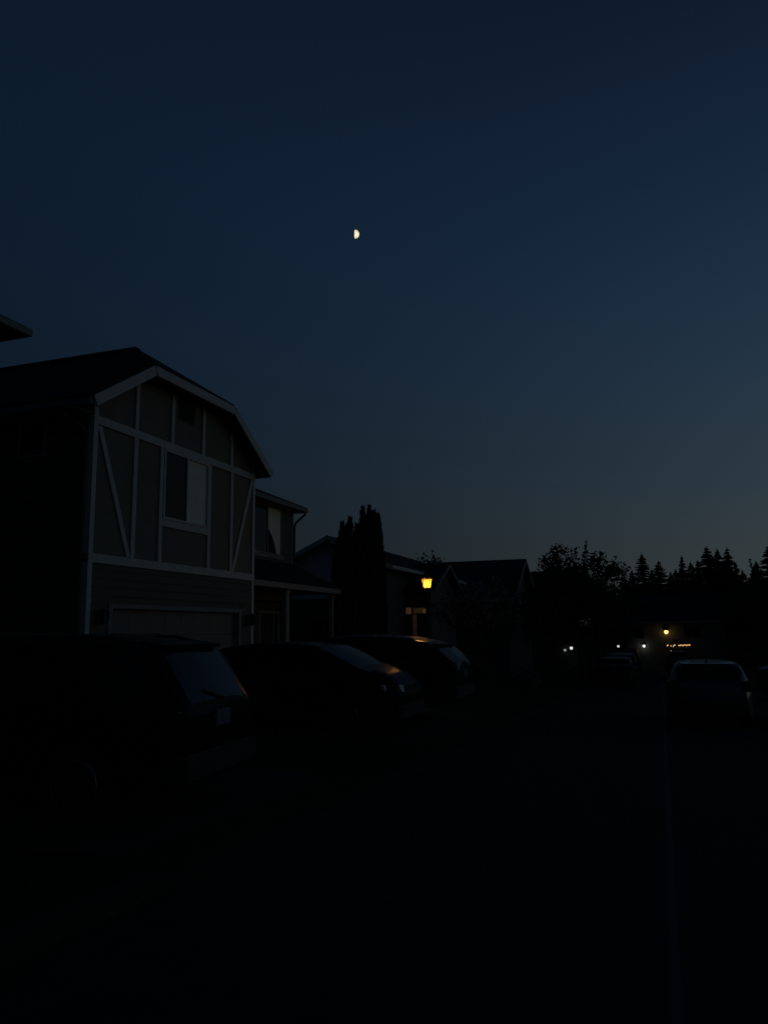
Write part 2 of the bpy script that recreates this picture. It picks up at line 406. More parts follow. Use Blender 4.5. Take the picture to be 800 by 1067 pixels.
# garage door with trim
g_ = MB()
for r in range(4):
    z0 = -.02+r*.53; g_.box(F-.15, F-.11, G0+.06, G1-.06, z0, z0+.522)
    for k in range(8):
        a = G0+.12+k*.605; g_.box(F-.112, F-.106, a, a+.52, z0+.07, z0+.45)
gd = part(g_, 'garage_door', M['garage'], hb)
g_ = MB()
g_.box(F-.1, F+.04, G0-.08, G0+.03, -.3, GZ+.0); g_.box(F-.1, F+.04, G1-.03, G1+.08, -.3, GZ); g_.box(F-.1, F+.045, G0-.08, G1+.08, GZ, GZ+.09)
part(g_, 'garage_trim', M['trim_dim'], hb)
# roof of the garage wing: clipped gable
X0 = -9.58; XR = -11.28; zE, zK, zRdg = 5.97, 7.12, 8.24; uA, uB, uC, uD, uM = 11.26, 13.04, 16.25, 18.22, 14.68
r_ = MB()
slab(r_, [(X0, uA, zE+.06), (X0, uB, zK+.06), (XR, uM, zRdg+.06), (-21.4, uM, zRdg+.06), (-21.4, uA, zE+.06)])
slab(r_, [(X0, uD, zE+.0), (X0, uC, zK+.06), (XR, uM, zRdg+.06), (-21.4, uM, zRdg+.06), (-21.4, uD, zE+.0)])
slab(r_, [(X0, uB, zK+.06), (X0, uC, zK+.06), (XR, uM, zRdg+.06)])
r_.bar((XR, uM, zRdg+.06), (-21.4, uM, zRdg+.06), .2, .05, (0, 1, 0))
rf = part(r_, 'roof', M['shingle'], hb)
p_ = MB().tube([(-12.6, 15.1, 7.8), (-12.6, 15.1, 8.42)], .04, 10)
o = p_.build('vent_pipe', M['downpipe']); o.parent = rf
f_ = MB()
xf = -9.565
for (u0, z0), (u1, z1) in (((uA, zE-.10), (uB, zK-.10)), ((uB, zK-.10), (uC, zK-.10)), ((uC, zK-.10), (uD, zE-.19))):
    f_.bar((xf+.012, u0, z0), (xf+.012, u1, z1), .04, .2, (1, 0, 0))
part(f_, 'rake_fascia', M['trim'], hb)
q_ = MB().box(-21.3, F-.02, uA+.02, UL-.03, 5.80, 5.84); q_.box(-21.3, F-.02, uA+.02, uA+.05, 5.84, 5.95)
part(q_, 'soffit', M['soffit'], hb)
q_ = MB().box(-12.2, X0-.02, UR+.035, uD-.02, 5.70, 5.74); q_.box(-12.2, X0-.02, uD-.05, uD-.02, 5.74, 5.92)
part(q_, 'soffit', M['soffit'], hb)
q_ = MB(); q_.box(-21.4, X0, uA-.1, uA-.0, 5.80, 5.93)
part(q_, 'gutter', M['gutter'], hb)
q_ = MB().tube([(-10.35, uA-.05, 5.80), (-10.32, uA+.05, 5.72), (-10.12, UL-.1, 5.48), (-10.1, UL-.09, 5.35), (-10.1, UL-.09, .05)], .04, 8)
part(q_, 'downpipe', M['downpipe'], hb)
# right wing: set back upper wall, porch below
XW = -11.5; UE = 23.46
w = MB(); a0, a1, b0, b1 = 20.55, 22.62, 4.04, 5.60
lap(w, 'X', XW, UR, UE, 3.0, 5.6, [(a0, a1, b0, b1)])
w.box(-19, XW-.15, UE-.15, UE, -.4, 5.75); lap(w, 'Y', UE, -19, XW, 2.9, 5.7, out=1)
w.box(XW-.15, XW, UR, a0, 2.6, 5.62); w.box(XW-.15, XW, a1, UE, 2.6, 5.62); w.box(XW-.15, XW, a0, a1, 2.6, b0); w.box(XW-.15, XW, a0, a1, b1-.02, 5.62)
w.box(-19, -18.85, UR, UE-.15, -.4, 5.7); w.prism([(-19, UE-.15, 5.7), (XW, UE-.15, 5.7), (-15.1, UE-.15, 7.25)], (0, .14, 0))
part(w, 'upper_wall', M['siding'], hb)
window(hb, 'X', XW+.02, a0, a1, b0, b1, blind=[(.52, 1)], mull=(.52,), fr=.05, frame='trim_dim')
q_ = MB(); q_.box(XW, XW+.05, a0-.1, a1+.1, b0-.11, b0-.001); q_.box(XW, XW+.03, UE-.1, UE+.03, 3.0, 5.6)
part(q_, 'window_sill', M['trim_dim'], hb)
dp = [(a0+1.10+.02, b0+.06), (a0+1.10+.62, b0+.06), (a0+1.10+.5, b0+.35), (a0+1.10+.3, b0+.62), (a0+1.10+.02, b0+.85)]
part(MB().prism([(XW+.013, u, z) for u, z in dp], (.004, 0, 0)), 'drape', M['room'], hb)
r_ = MB(); e0 = 5.68
slab(r_, [(-11.08, UR-.6, e0+.1), (-11.08, UE+.16, e0+.1), (-15.1, UE+.16, e0+1.79), (-15.1, UR-.6, e0+1.79)])
slab(r_, [(-19.3, UR-.6, e0+.1), (-19.3, UE+.16, e0+.1), (-15.1, UE+.16, e0+1.79), (-15.1, UR-.6, e0+1.79)])
part(r_, 'wing_roof', M['shingle'], hb)
q_ = MB(); q_.box(-11.12, -11.0, UR-.5, UE+.17, e0-.08, e0+.06); part(q_, 'gutter', M['gutter'], hb)
part(MB().box(-11.5, -11.12, UR, UE+.1, e0-.1, e0-.06), 'soffit', M['soffit'], hb)
part(MB().bar((-11.1, UE+.17, e0-.02), (-15.1, UE+.17, e0+1.66), .16, .03, (0, 0, 1)), 'rake_fascia', M['soffit'], hb)
q_ = MB().tube([(-11.06, UE+.08, e0-.05), (-11.07, UE+.07, e0-.16), (-11.38, UE+.03, e0-.42), (-11.44, UE+.03, e0-.55), (-11.44, UE+.03, 3.9)], .038, 8)
part(q_, 'downpipe', M['downpipe'], hb)
w = MB(); XL = -11.9; d0, d1 = 21.95, 22.87
lap(w, 'X', XL, UR, 24.2, -.3, 2.8, [(d0-.09, d1+.42, -.4, 2.3)])
w.box(XL-.15, XL, UR, d0-.02, -.4, 2.95); w.box(XL-.15, XL, d1+.35, 24.2, -.4, 2.95); w.box(XL-.15, XL, d0-.02, d1+.35, 2.22, 2.95); w.box(-19, XL-.15, 24.05, 24.2, -.4, 2.9)
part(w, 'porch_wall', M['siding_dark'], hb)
dd = MB().box(XL-.08, XL-.03, d0, d1, .15, 2.2)
for zz0, zz1 in ((.3, 1.0), (1.15, 2.05)):
    for k in (0, 1): dd.box(XL-.035, XL-.02, d0+.1+k*.39, d0+.43+k*.39, zz0, zz1)
dr = part(dd, 'front_door', M['door'], hb)
hn = MB().tube([(XL+.02, d0+.08, 1.1), (XL+.02, d0+.08, 1.22)], .015); hn.box(XL-.03, XL+.02, d0+.07, d0+.09, 1.09, 1.11)
o = hn.build('handle', M['chrome']); o.parent = dr
q_ = MB(); q_.box(XL-.1, XL+.04, d0-.09, d0, .1, 2.3); q_.box(XL-.1, XL+.04, d1, d1+.06, .1, 2.2); q_.box(XL-.1, XL+.04, d1+.33, d1+.42, .1, 2.3); q_.box(XL-.1, XL+.04, d0, d1+.33, 2.2, 2.3)
part(q_, 'door_trim', M['trim_dim'], hb)
part(MB().box(XL-.06, XL-.04, d1+.06, d1+.33, .3, 2.2), 'sidelight', M['glass'], hb)
q_ = MB(); q_.box(XL, -10.25, UR+.04, 24.42, -.5, .14); part(q_, 'porch_floor', M['concrete'], hb)
for u, hw in ((20.80, .11), (24.18, .075)):
    q_ = MB().box(-10.47, -10.33, u-hw, u+hw, .14, 2.86); q_.box(-10.51, -10.29, u-hw-.05, u+hw+.05, .14, .3); q_.box(-10.5, -10.3, u-hw-.04, u+hw+.04, 2.74, 2.86)
    part(q_, 'porch_post', M['trim_dim'], hb, bevel=.008)
r_ = MB()
slab(r_, [(-10.2, UR+.04, 3.08), (-10.2, 24.45, 3.08), (-11.49, 23.5, 3.86), (-11.49, UR+.04, 3.86)])
slab(r_, [(-10.2, 24.45, 3.08), (-13.5, 24.45, 3.08), (-13.5, 23.5, 3.86), (-11.49, 23.5, 3.86)])
part(r_, 'porch_roof', M['shingle'], hb)
q_ = MB(); q_.box(-10.22, -10.16, UR+.05, 24.47, 2.86, 3.02); q_.box(-13.5, -10.22, 24.41, 24.47, 2.86, 3.02); q_.box(-11.9, -10.22, UR+.05, 24.41, 2.86, 2.9)
part(q_, 'porch_fascia', M['trim_dim'], hb)
wall_lantern(F+.03, 12.1, 1.93, 'black wall lantern, unlit, left of the wide garage door')
wall_lantern(F+.03, 17.78, 1.93, 'black wall lantern, unlit, between the garage door and the porch')

# ------------------------------------------------------------------ the near left neighbour (only its eave corner looks into the picture)
ha = thing('neighbour_house', 'nearest house, only its dark roof corner and pale gutter showing at the left edge', 'house', (-14, 3, 0))
w = MB(); lap(w, 'Y', 8.9, -20, -9.75, -.3, 6.3, out=1); w.box(-20, -9.78, -2, 8.9, -.4, 6.3)
lap(w, 'X', -9.78, -2, 8.9, -.3, 6.3, [(4.2, 8.3, -.4, 2.2)])
part(w, 'wall', M['siding_dark'], ha)
q_ = MB()
for r in range(4): q_.box(-9.79, -9.74, 4.25, 8.25, -.1+r*.56, .45+r*.56)
part(q_, 'garage_door', M['garage'], ha)
e = 6.47
r_ = MB(); apx = (-13.5, 3.4); zt = e+1.55
cs = [(-9.22, 9.25), (-9.22, -2.5), (-20.4, -2.5), (-20.4, 9.25)]; R0, R1 = (-13.5, 5.2, zt), (-13.5, 1.7, zt)
slab(r_, [(*cs[0], e), (*cs[1], e), R1, R0], .05); slab(r_, [(*cs[1], e), (*cs[2], e), R1], .05)
slab(r_, [(*cs[2], e), (*cs[3], e), R0, R1], .05); slab(r_, [(*cs[3], e), (*cs[0], e), R0], .05)
part(r_, 'roof', M['shingle'], ha)
q_ = MB()
q_.box(-9.26, -9.14, -2.4, 9.26, e-.16, e-.052); q_.box(-20.3, -9.26, 9.20, 9.26, e-.16, e-.052)
part(q_, 'gutter', M['trim_dim'], ha)
q_ = MB(); q_.box(-20, -9.27, 8.93, 9.19, e-.17, e-.13); q_.box(-9.74, -9.27, -2, 8.931, e-.17, e-.131); part(q_, 'soffit', M['soffit'], ha)

# ------------------------------------------------------------------ houses further along
hc = gable_house('gabled_house', 'house whose pale gable shows between the porch roof and the tall cypresses', -14.95, -10.35, 29.5, 41, -1.5, 4.35, 5.42, 'Y', M['siding_pale'], M['shingle'], M['trim'], .5)
part(MB().box(-14.94, -10.37, 29.47, 29.498, -1.5, 2.95), 'dark_lower_slab', M['siding_dark'], hc)  # dark slab added over the pale gable to darken its lower part
window(hc, 'Y', 29.462, -13.6, -12.4, 1.0, 2.2, out=-1, frame='trim_dim')
part(MB().box(-10.36, -10.31, 29.52, 40.98, -1.5, 4.34), 'dark_front_slab', M['siding_dark'], hc)  # slab added over the pale wall; its dark colour tones down the street side
w = MB(); w.prism([(-10.3, 32.2, -1.5), (-10.3, 36.6, -1.5), (-10.3, 36.6, 3.5), (-10.3, 34.4, 4.5), (-10.3, 32.2, 3.5)], (1.1, 0, 0))
part(w, 'garage_wing', M['siding_dark'], hc)
r_ = MB(); slab(r_, [(-8.9, 31.8, 3.4), (-8.9, 34.4, 4.65), (-12.4, 34.4, 4.65), (-12.4, 31.8, 3.4)]); slab(r_, [(-8.9, 37.0, 3.4), (-8.9, 34.4, 4.65), (-12.4, 34.4, 4.65), (-12.4, 37.0, 3.4)])
part(r_, 'wing_roof', M['shingle'], hc)
f_ = MB(); f_.bar((-8.88, 31.8, 3.28), (-8.88, 34.4, 4.52), .18, .04, (0, 0, 1)); f_.bar((-8.88, 37, 3.28), (-8.88, 34.4, 4.52), .18, .04, (0, 0, 1)); part(f_, 'wing_fascia', M['gutter'], hc)
g_ = MB()
for r in range(4): g_.box(-9.21, -9.16, 32.6, 36.2, -1.4+r*.56, -.86+r*.56)
part(g_, 'garage_door', M['garage'], hc)

he = gable_house('long_roofed_house', 'dark house with a long level ridge behind the glowing street lamp', -19, -8.0, 44, 52, -2.2, 3.55, 5.82, 'X', M['siding_dark'], M['shingle_brown'], M['trim_dim'], .45)
window(he, 'Y', 44-.01, -11.5, -9.6, .8, 2.1, out=-1, frame='trim_dim')
window(he, 'X', -8.0+.01, 47, 49, 2.0, 3.2, frame='trim_dim')

hf = gable_house('low_house', 'low dark house behind the bushy tree with white lights at its door', -16, -6.3, 57, 66, -2.5, 3.2, 6.0, 'X', M['siding_dark'], M['shingle'], M['trim_dim'], .45)
window(hf, 'Y', 57-.01, -8.6, -7.4, -.4, .9, out=-1, frame='trim_dim')
window(hf, 'X', -6.3+.01, 60, 62, -.2, 1.1, frame='trim_dim')
hg = gable_house('far_house', 'far house at the street end with a yellow porch light on its pale front', -2.9, 5.2, 73, 82, -2.6, 2.3, 4.6, 'X', mat('siding_cream', (.15, .14, .125), .8, var=.08), M['shingle'], M['trim_dim'], .4)
window(hg, 'Y', 73-.01, -2.1, -1.3, .6, 1.7, out=-1, frame='trim_dim', mull=())
window(hg, 'Y', 73-.01, 1.9, 3.3, .7, 1.8, out=-1, frame='trim_dim')
q_ = MB().box(.2, 4.0, 71.2, 73, -1.9, -1.45); part(q_, 'porch_floor', M['concrete'], hg)
q_ = MB()
for i in range(15): q_.bar((.3+i*.26, 71.28, -1.45), (.3+i*.26, 71.28, -.1), .04, .04)
q_.box(.25, 4.0, 71.24, 71.32, -.1, -.04); part(q_, 'railing', M['trim_dim'], hg)
dd = MB().box(1.0, 1.8, 72.96, 73.0, -1.45, .6); part(dd, 'front_door', M['door'], hg)

# ------------------------------------------------------------------ lights of the far houses
def small_light(name, label, cat, loc, col, emit, watt, r=.07, group=None):
    x, y, z = loc
    t = thing(name, label, cat, (x, y+.12, z-.1), group)
    part(MB().box(x-.05, x+.05, y+.06, y+.12, z-.1, z+.14), 'mount', M['iron'], t)
    part(MB().lathe([(.01, z+r*1.2), (r*1.1, z+r*1.0), (r*1.1, z+r*.85), (.01, z+r*.85)], (x, y, 0), n=12), 'cap', M['iron'], t)
    part(MB().lathe([(r*.5, z-r), (r*.95, z-r*.4), (r, z+r*.3), (r*.8, z+r*.8)], (x, y, 0), n=12), 'globe', lamp_mat('lamp_'+name, col, emit), t, 60)
    l = bpy.data.lights.new('lamp_glow', 'POINT'); l.energy = watt; l.color = col; l.shadow_soft_size = .1
    o = bpy.data.objects.new('lamp_glow', l); COL.objects.link(o); o.location = (x, y-.2, z); o.parent = t; o.matrix_parent_inverse = Matrix.Translation(BASE[t.name]).inverted()
    return t
small_light('porch_light', 'round yellow porch light glowing on the far house front', 'porch light', (.5, 72.88, 1.22), (1, .66, .18), 1.6, 2.6, .17)
small_light('wall_light', 'small cold white light below the window of the far house', 'wall light', (-1.42, 72.88, .02), (.95, 1, .95), .9, 1.3, .12)
pl = small_light('post_light', 'tiny white post light left of the far house, beside the parked cars', 'post light', (-3.35, 68.0, .12), (.95, 1, .9), .6, .1, .10)
small_light('wall_light', 'brighter of the two white lights at the low house under the bushy tree', 'wall light', (-6.0, 56.88, .25), (.95, 1, .93), .7, .25, .11)
small_light('wall_light', 'dimmer left of the two white lights at the low house under the bushy tree', 'wall light', (-6.45, 56.88, .11), (.85, .95, 1), .22, .05, .09)
part(MB().box(-3.39, -3.31, 68.08, 68.16, H(-3.35, 68)-.2, .02), 'post', M['iron'], pl)
sl = thing('string_lights', 'row of warm orange string lights along the far porch railing', 'string lights', (2, 71.2, -.04))
wire = [(xx, 71.2, .10+(.06 if i < 6 else .02)*math.sin(i*1.7)+.03*xx) for i, xx in enumerate((.50, .56, .80, .98, 1.06, 1.12, 1.42, 1.50, 1.57, 1.66, 1.74, 1.80, 1.90, 1.97, 2.05, 2.14, 2.20, 2.30))]
part(MB().tube(wire, .012, 5), 'wire', M['iron'], sl)
bm_ = lamp_mat('lamp_string', (1, .56, .25), .75)
for i, (x, y, z) in enumerate(wire):
    part(MB().lathe([(.012, z-.10), (.05, z-.06), (.05, z-.03), (.02, z)], (x, y-.01, 0), n=8), 'bulb', bm_, sl, 60)

# ------------------------------------------------------------------ street lamp and street sign
LX, LY = -6.1, 21.0; LG = H(LX, LY)
lp = thing('street_lamp', 'lit amber lantern on a slim black post behind the parked cars', 'street lamp', (LX, LY, LG))
p_ = MB().lathe([(.10, LG-.1), (.10, LG+.12), (.065, LG+.18), (.055, LG+.6), (.04, LG+.68), (.035, 2.58), (.05, 2.61), (.05, 2.65), (.03, 2.69), (.055, 2.762)], (LX, LY, 0), n=16)
p_.tube([(LX-.25, LY, 2.45), (LX+.25, LY, 2.45)], .012, 8)
part(p_, 'post', M['iron'], lp, 40)
def sq(r, z): return [(LX+a*r, LY+b*r, z) for a, b in ((-1,-1),(1,-1),(1,1),(-1,1))]
rot = R(24)
def rq(r, z): return [(LX+r*math.cos(rot+k*math.pi/2+math.pi/4)*1.414, LY+r*math.sin(rot+k*math.pi/2+math.pi/4)*1.414, z) for k in range(4)]
b0, b1_, zl0, zl1 = .084, .130, 2.775, 3.035
f_ = MB()
A, Bq = rq(b0, zl0), rq(b1_, zl1)
for a, b in zip(A, Bq): f_.bar(a, b, .016, .016)
for i in range(4): f_.bar(A[i], A[(i+1) % 4], .022, .022); f_.bar(Bq[i], Bq[(i+1) % 4], .02, .02)
f_.add(rq(b0, zl0-.012)+rq(b0, zl0), [(3,2,1,0),(4,5,6,7),(0,1,5,4),(1,2,6,5),(2,3,7,6),(3,0,4,7)])
part(f_, 'lantern_frame', M['iron'], lp)
f_ = MB().add(rq(b1_+.03, zl1+.012)+rq(.05, zl1+.10), [(3,2,1,0),(4,5,6,7),(0,1,5,4),(1,2,6,5),(2,3,7,6),(3,0,4,7)])
f_.lathe([(.05, zl1+.10), (.055, zl1+.12), (.02, zl1+.14), (.025, zl1+.165), (.004, zl1+.2)], (LX, LY, 0), n=12)
part(f_, 'lantern_cap', M['iron'], lp)
# seeded glass: the bulb's glow is put in as even emission of the panes
am = mat('amber_glass', (.7, .45, .15), .3, emit=(1, .46, .035), estr=1.05)
am.node_tree.nodes['Principled BSDF'].inputs['Alpha'].default_value = .5
core = mat('amber_bulb', (.9, .7, .3), .3, emit=(1, .62, .13), estr=2.2)
for i in range(4):
    a, b, c, d = Vector(A[i]), Vector(A[(i+1) % 4]), Vector(Bq[(i+1) % 4]), Vector(Bq[i])
    e1 = .13
    q = [a.lerp(b, e1), b.lerp(a, e1), c.lerp(d, e1*.6), d.lerp(c, e1*.6)]
    q = [v+(Vector((0,0,.008)) if k < 2 else Vector((0,0,-.012))) for k, v in enumerate(q)]
    n = (q[1]-q[0]).cross(q[3]-q[0]).normalized()
    part(MB().prism(q, n*-.004), 'pane', am, lp)
# bulb sits high in the lantern, its glow seen above and through the upper panes
bz = zl1-.02
part(MB().lathe([(.015, bz-.16), (.04, bz-.13), (.052, bz-.07), (.035, bz-.02), (.02, bz)], (LX, LY, 0), n=16), 'bulb', core, lp, 60)
l = bpy.data.lights.new('lamp_light', 'POINT'); l.energy = 34; l.color = (1, .46, .11); l.shadow_soft_size = .12
o = bpy.data.objects.new('lamp_light', l); COL.objects.link(o); o.location = (LX, LY, 2.9); o.parent = lp; o.matrix_parent_inverse = Matrix.Translation(BASE[lp.name]).inverted()

SX, SY = -6.85, 22.2; SG = H(SX, SY)
sg = thing('street_sign', 'small street sign with a pale square panel on a wooden post, lit by the lamp', 'sign', (SX, SY, SG))
part(MB().box(SX-.05, SX+.05, SY-.05, SY+.05, SG-.1, 2.08), 'post', M['postwood'], sg, bevel=.006)
part(MB().box(SX-.25, SX-.09, SY-.075, SY-.055, 2.09, 2.28), 'square_panel', M['signwhite'], sg)
b_ = MB().bar((SX-.03, SY-.065, 2.185), (SX+.38, SY-.02, 2.185), .17, .015, (0, 0, 1))
part(b_, 'blade', M['signface'], sg)
b_ = MB().bar((SX+.27, SY-.046, 2.165), (SX+.35, SY-.036, 2.165), .12, .018, (0, 0, 1))
part(b_, 'pale_end_panel', M['signwhite'], sg)
b_ = MB().box(SX-.1, SX+.02, SY-.055, SY+.05, 2.08, 2.13); b_.box(SX-.02, SX+.02, SY-.05, SY+.02, 2.13, 2.29)
part(b_, 'bracket', M['iron'], sg)

# ------------------------------------------------------------------ cars
def make_car(name, label, spec, group=None):
    """body lofted over stations along local +Y (front); every dimension in metres"""
    t = thing(name, label, spec.get('cat', 'car'), (0, 0, 0), group)
    L, W, zs = spec['L']/2, spec['W']/2, spec.get('sill', .26)
    ax_r, ax_f, wr = spec['rear_axle'], spec['front_axle'], spec['wheel']
    pts = spec['roofline']          # (y, z) top outline from rear to front
    belt = spec['belt']             # (y, z)
    gl0, gl1 = spec['side_glass']   # side glazing y range
    wind = spec['windshield']; rearg = spec['rear_glass']; pillars = spec['pillars']
    def itp(tab, y):
        for (a, b), (c, d) in zip(tab, tab[1:]):
            if y <= c: return b+(d-b)*max(0, min(1, (y-a)/(c-a) if c > a else 0))
        return tab[-1][1]
    ys = {-L, L, -L+.03, L-.03, -L+.12, L-.12, *[p[0] for p in pts], *[p[0] for p in belt], gl0, gl1, *wind, *rearg}
    for a, b in pillars: ys |= {a, b}
    for ax in (ax_r, ax_f):
        for k in range(13): ys.add(round(ax+(wr+.07)*math.cos(math.pi*k/12), 3))
    y = -L
    while y < L: ys.add(round(y, 3)); y += .16
    ys = sorted(ys); ys = [a for i, a in enumerate(ys) if i == 0 or a-ys[i-1] > .012]
    ring = []
    for y in ys:
        zt = itp(pts, y); zb_ = min(itp(belt, y), zt-.03); tap = 1
        e = L-abs(y)
        tap = 1-.16*max(0, 1-e/.55)**2
        w = W*tap
        arch = 0
        for ax in (ax_r, ax_f):
            dy = abs(y-ax); rr = wr+.065
            if dy < rr: arch = max(arch, wr+math.sqrt(rr*rr-dy*dy))
        z0 = max(zs, arch); zl = z0+.03
        if e < .1: z0 = max(z0, zs+.04+.12*(1-e/.1)); zl = z0+.03
        zm = max(zl+.03, zs+(zb_-zs)*.62)
        hgt = max(0, zt-zb_)
        wt = w*(.965-spec.get('tumble', .30)*min(hgt, .75))
        crown = min(.05, hgt*.3)
        ring.append([(0, z0+.0), (w*.93, z0), (w*.985, zl), (w, zm), (w*.965, zb_), (w*.95, zb_+min(.02, hgt*.2)),
                     (wt+(w*.955-wt)*.1, zt-min(.09, hgt*.45)), ((wt-.05*min(1, hgt/.2))*(1-spec.get('gl_in', 0)*min(1, hgt/.12)*(1 if y < rearg[1]+.2 else 0)), zt-crown*.6), (wt*.5, zt-crown*.12), (0, zt)])
    body = MB(); glass = {}; N = 10
    # vertex store: both halves
    def vid(i, k, s): return (i*N+k)*2+(0 if s > 0 else 1)
    V = []
    for y, rg in zip(ys, ring):
        for x, z in rg: V += [(x, y, z), (-x, y, z)]
    F_ = []; gf = {}
    for i in range(len(ys)-1):
        ym = (ys[i]+ys[i+1])/2
        for k in range(N-1):
            for s in (1, -1):
                q = [vid(i, k, s), vid(i+1, k, s), vid(i+1, k+1, s), vid(i, k+1, s)]
                key = None
                if k == 5 and gl0 < ym < gl1 and not any(a < ym < b for a, b in pillars):
                    zt = itp(pts, ym); zz = itp(belt, ym)
                    if zt-zz > .12: key = ('side', s, sum(1 for a, b in pillars if ym > b))
                if k in (7, 8) and wind[0] < ym < wind[1]: key = ('front',)
                if k in (7, 8) and rearg[0] < ym < rearg[1]: key = ('back',)
                (F_ if key is None else gf.setdefault(key, [])).append(q)
    for i in (0, len(ys)-1):
        F_.append([vid(i, k, 1) for k in range(N)] + [vid(i, k, -1) for k in range(N-2, 0, -1)])
    def sub_mesh(faces):
        used = {}; vs = []; fs = []
        for f in faces:
            g = []
            for v in f:
                if v not in used: used[v] = len(vs); vs.append(V[v])
                g.append(used[v])
            g2 = [v for i, v in enumerate(g) if (Vector(vs[v])-Vector(vs[g[i-1]])).length > 1e-5]
            if len(g2) > 2: fs.append(g2)
        mb = MB(); mb.v = vs; mb.f = fs; return mb
    P_ = spec['paint']
    sub_mesh(F_).build('body', P_, t, 40)
    for key, fs in gf.items():
        nm = {'side': 'side_window', 'front': 'windshield', 'back': 'rear_window'}[key[0]]
        sub_mesh(fs).build(nm, M[spec.get('glass', 'carglass')], t, 40)
    # interior block so that one does not see straight through the shell
    z_in = itp(belt, 0)-.12
    MB().box(-W*.8, W*.8, max(-L*.78, ax_r-.2), ax_f-.55, zs+.05, z_in).build('interior', M['room'], t)
    # wheels
    for ax in (ax_r, ax_f):
        for s in (-1, 1):
            xo = s*(W-.02); wd = .2
            wheel = bpy.data.objects.new('wheel', None); COL.objects.link(wheel); wheel.parent = t; wheel.empty_display_size = .1
            ty = MB().lathe([(wr*.66, xo), (wr*.9, xo), (wr*.985, xo-s*.03), (wr, xo-s*.07), (wr, xo-s*(wd-.05)), (wr*.9, xo-s*wd), (wr*.5, xo-s*wd)], (0, ax, wr), 'X', 32)
            ty.build('tyre', M['tyre'], wheel, 40)
            rm = MB().lathe([(wr*.67, xo-s*.005), (wr*.64, xo+s*.004), (wr*.60, xo-s*.03), (wr*.58, xo-s*.12)], (0, ax, wr), 'X', 32)
            for k in range(spec.get('spokes', 5)):
                a = 2*math.pi*k/spec.get('spokes', 5)+.3
                d = Vector((0, math.cos(a), math.sin(a)))
                c = Vector((xo-s*.02, ax, wr))
                rm.bar(c+d*.03, c+d*wr*.63, .03, wr*.17, (1, 0, 0))
            rm.lathe([(.005, xo+s*.0), (.05, xo-s*.002), (.06, xo-s*.03)], (0, ax, wr), 'X', 16)
            rm.build('rim', M['rim'], wheel, 40)
            dk = MB().lathe([(.01, xo-s*.10), (wr*.58, xo-s*.10), (wr*.58, xo-s*.12), (.01, xo-s*.12)], (0, ax, wr), 'X', 24).build('brake_disc', M['plastic'], wheel)
    def both(fn, nm, m, **kw):
        for s in (-1, 1): fn(s).build(nm, m, t, **kw)
    zb0, zb1 = itp(belt, -L+.2), itp(belt, L-.3)
    hl = spec['headlight']; tl = spec['taillight']      # (x inner, x outer, z0, z1)
    both(lambda s: MB().prism([(s*hl[0], L-.10, hl[2]), (s*hl[1], L-.30, hl[2]+.03), (s*hl[1], L-.34, hl[3]), (s*hl[0], L-.12, hl[3]-.02)], (0, .11, .0)), 'headlight', M['lens_clear'], bevel=.01)
    both(lambda s: MB().box(*sorted((s*tl[0], s*tl[1])), -L-.012, -L+.24, tl[2], tl[3]), 'taillight', M['lens_red'], bevel=.02)
    both(lambda s: MB().prism([(s*(W*.93), spec['mirror'], itp(belt, spec['mirror'])+.02), (s*(W+.16), spec['mirror']-.02, itp(belt, spec['mirror'])+.05),
                               (s*(W+.17), spec['mirror']-.02, itp(belt, spec['mirror'])+.17), (s*(W+.02), spec['mirror'], itp(belt, spec['mirror'])+.16)], (0, .09, 0)), 'mirror', P_, bevel=.02)
    # bumpers, grille, plates, trim
    MB().prism([(-W*.86, -L-.05, zs+.08), (W*.86, -L-.05, zs+.08), (W*.95, -L+.2, zs+.08), (-W*.95, -L+.2, zs+.08)], (0, 0, .24)).build('rear_bumper', spec.get('bumper', M['plastic']), t, bevel=.03)
    MB().prism([(-W*.78, L+.04, zs+.02), (W*.78, L+.04, zs+.02), (W*.95, L-.25, zs+.02), (-W*.95, L-.25, zs+.02)], (0, 0, .22)).build('front_bumper', spec.get('bumper', M['plastic']), t, bevel=.03)
    g_ = MB()
    for k in range(4): g_.box(-W*.45, W*.45, L-.06, L+.012, hl[2]-.06+k*.045, hl[2]-.03+k*.045)
    g_.build('grille', M['plastic'], t)
    pz = spec.get('plate_z', .85)
    MB().box(-.155, .155, -L-.062 if pz < zs+.32 else -L-.02, -L+.02, pz, pz+.155).build('license_plate', M['plate'], t)
    for s in (-1, 1):
        for yy in spec['handles']:
            MB().box(*sorted((s*(W*.975), s*(W+.012))), yy-.09, yy+.09, itp(belt, yy)-.13, itp(belt, yy)-.10).build('door_handle', P_ if not spec.get('chrome') else M['chrome'], t)
        MB().box(*sorted((s*W*.97, s*(W+.006))), ax_r+wr+.1, ax_f-wr-.1, zs+.02, zs+.10).build('sill_trim', M['plastic'], t)
    if spec.get('rails'):
        y0, y1 = spec['rails']
        for s in (-1, 1):
            xr = s*(W*.66); n = 9
            pr = [(xr, y0+(y1-y0)*k/n, itp(pts, y0+(y1-y0)*k/n)+(.015 if 0 < k < n else -.03)) for k in range(n+1)]
            MB().tube(pr, .018, 8).build('roof_rail', M['plastic'], t, 40)
        if spec.get('bars'):
            for yy in spec['bars']: MB().bar((-W*.66, yy, itp(pts, yy)+.02), (W*.66, yy, itp(pts, yy)+.02), .05, .025).build('cross_bar', M['plastic'], t)
    if spec.get('spoiler'):
        y0, z0 = spec['spoiler']; MB().prism([(-W*.66, y0+.25, z0+.01), (W*.66, y0+.25, z0+.01), (W*.6, y0-.06, z0-.03), (-W*.6, y0-.06, z0-.03)], (0, 0, .035)).build('spoiler', P_, t, bevel=.01)
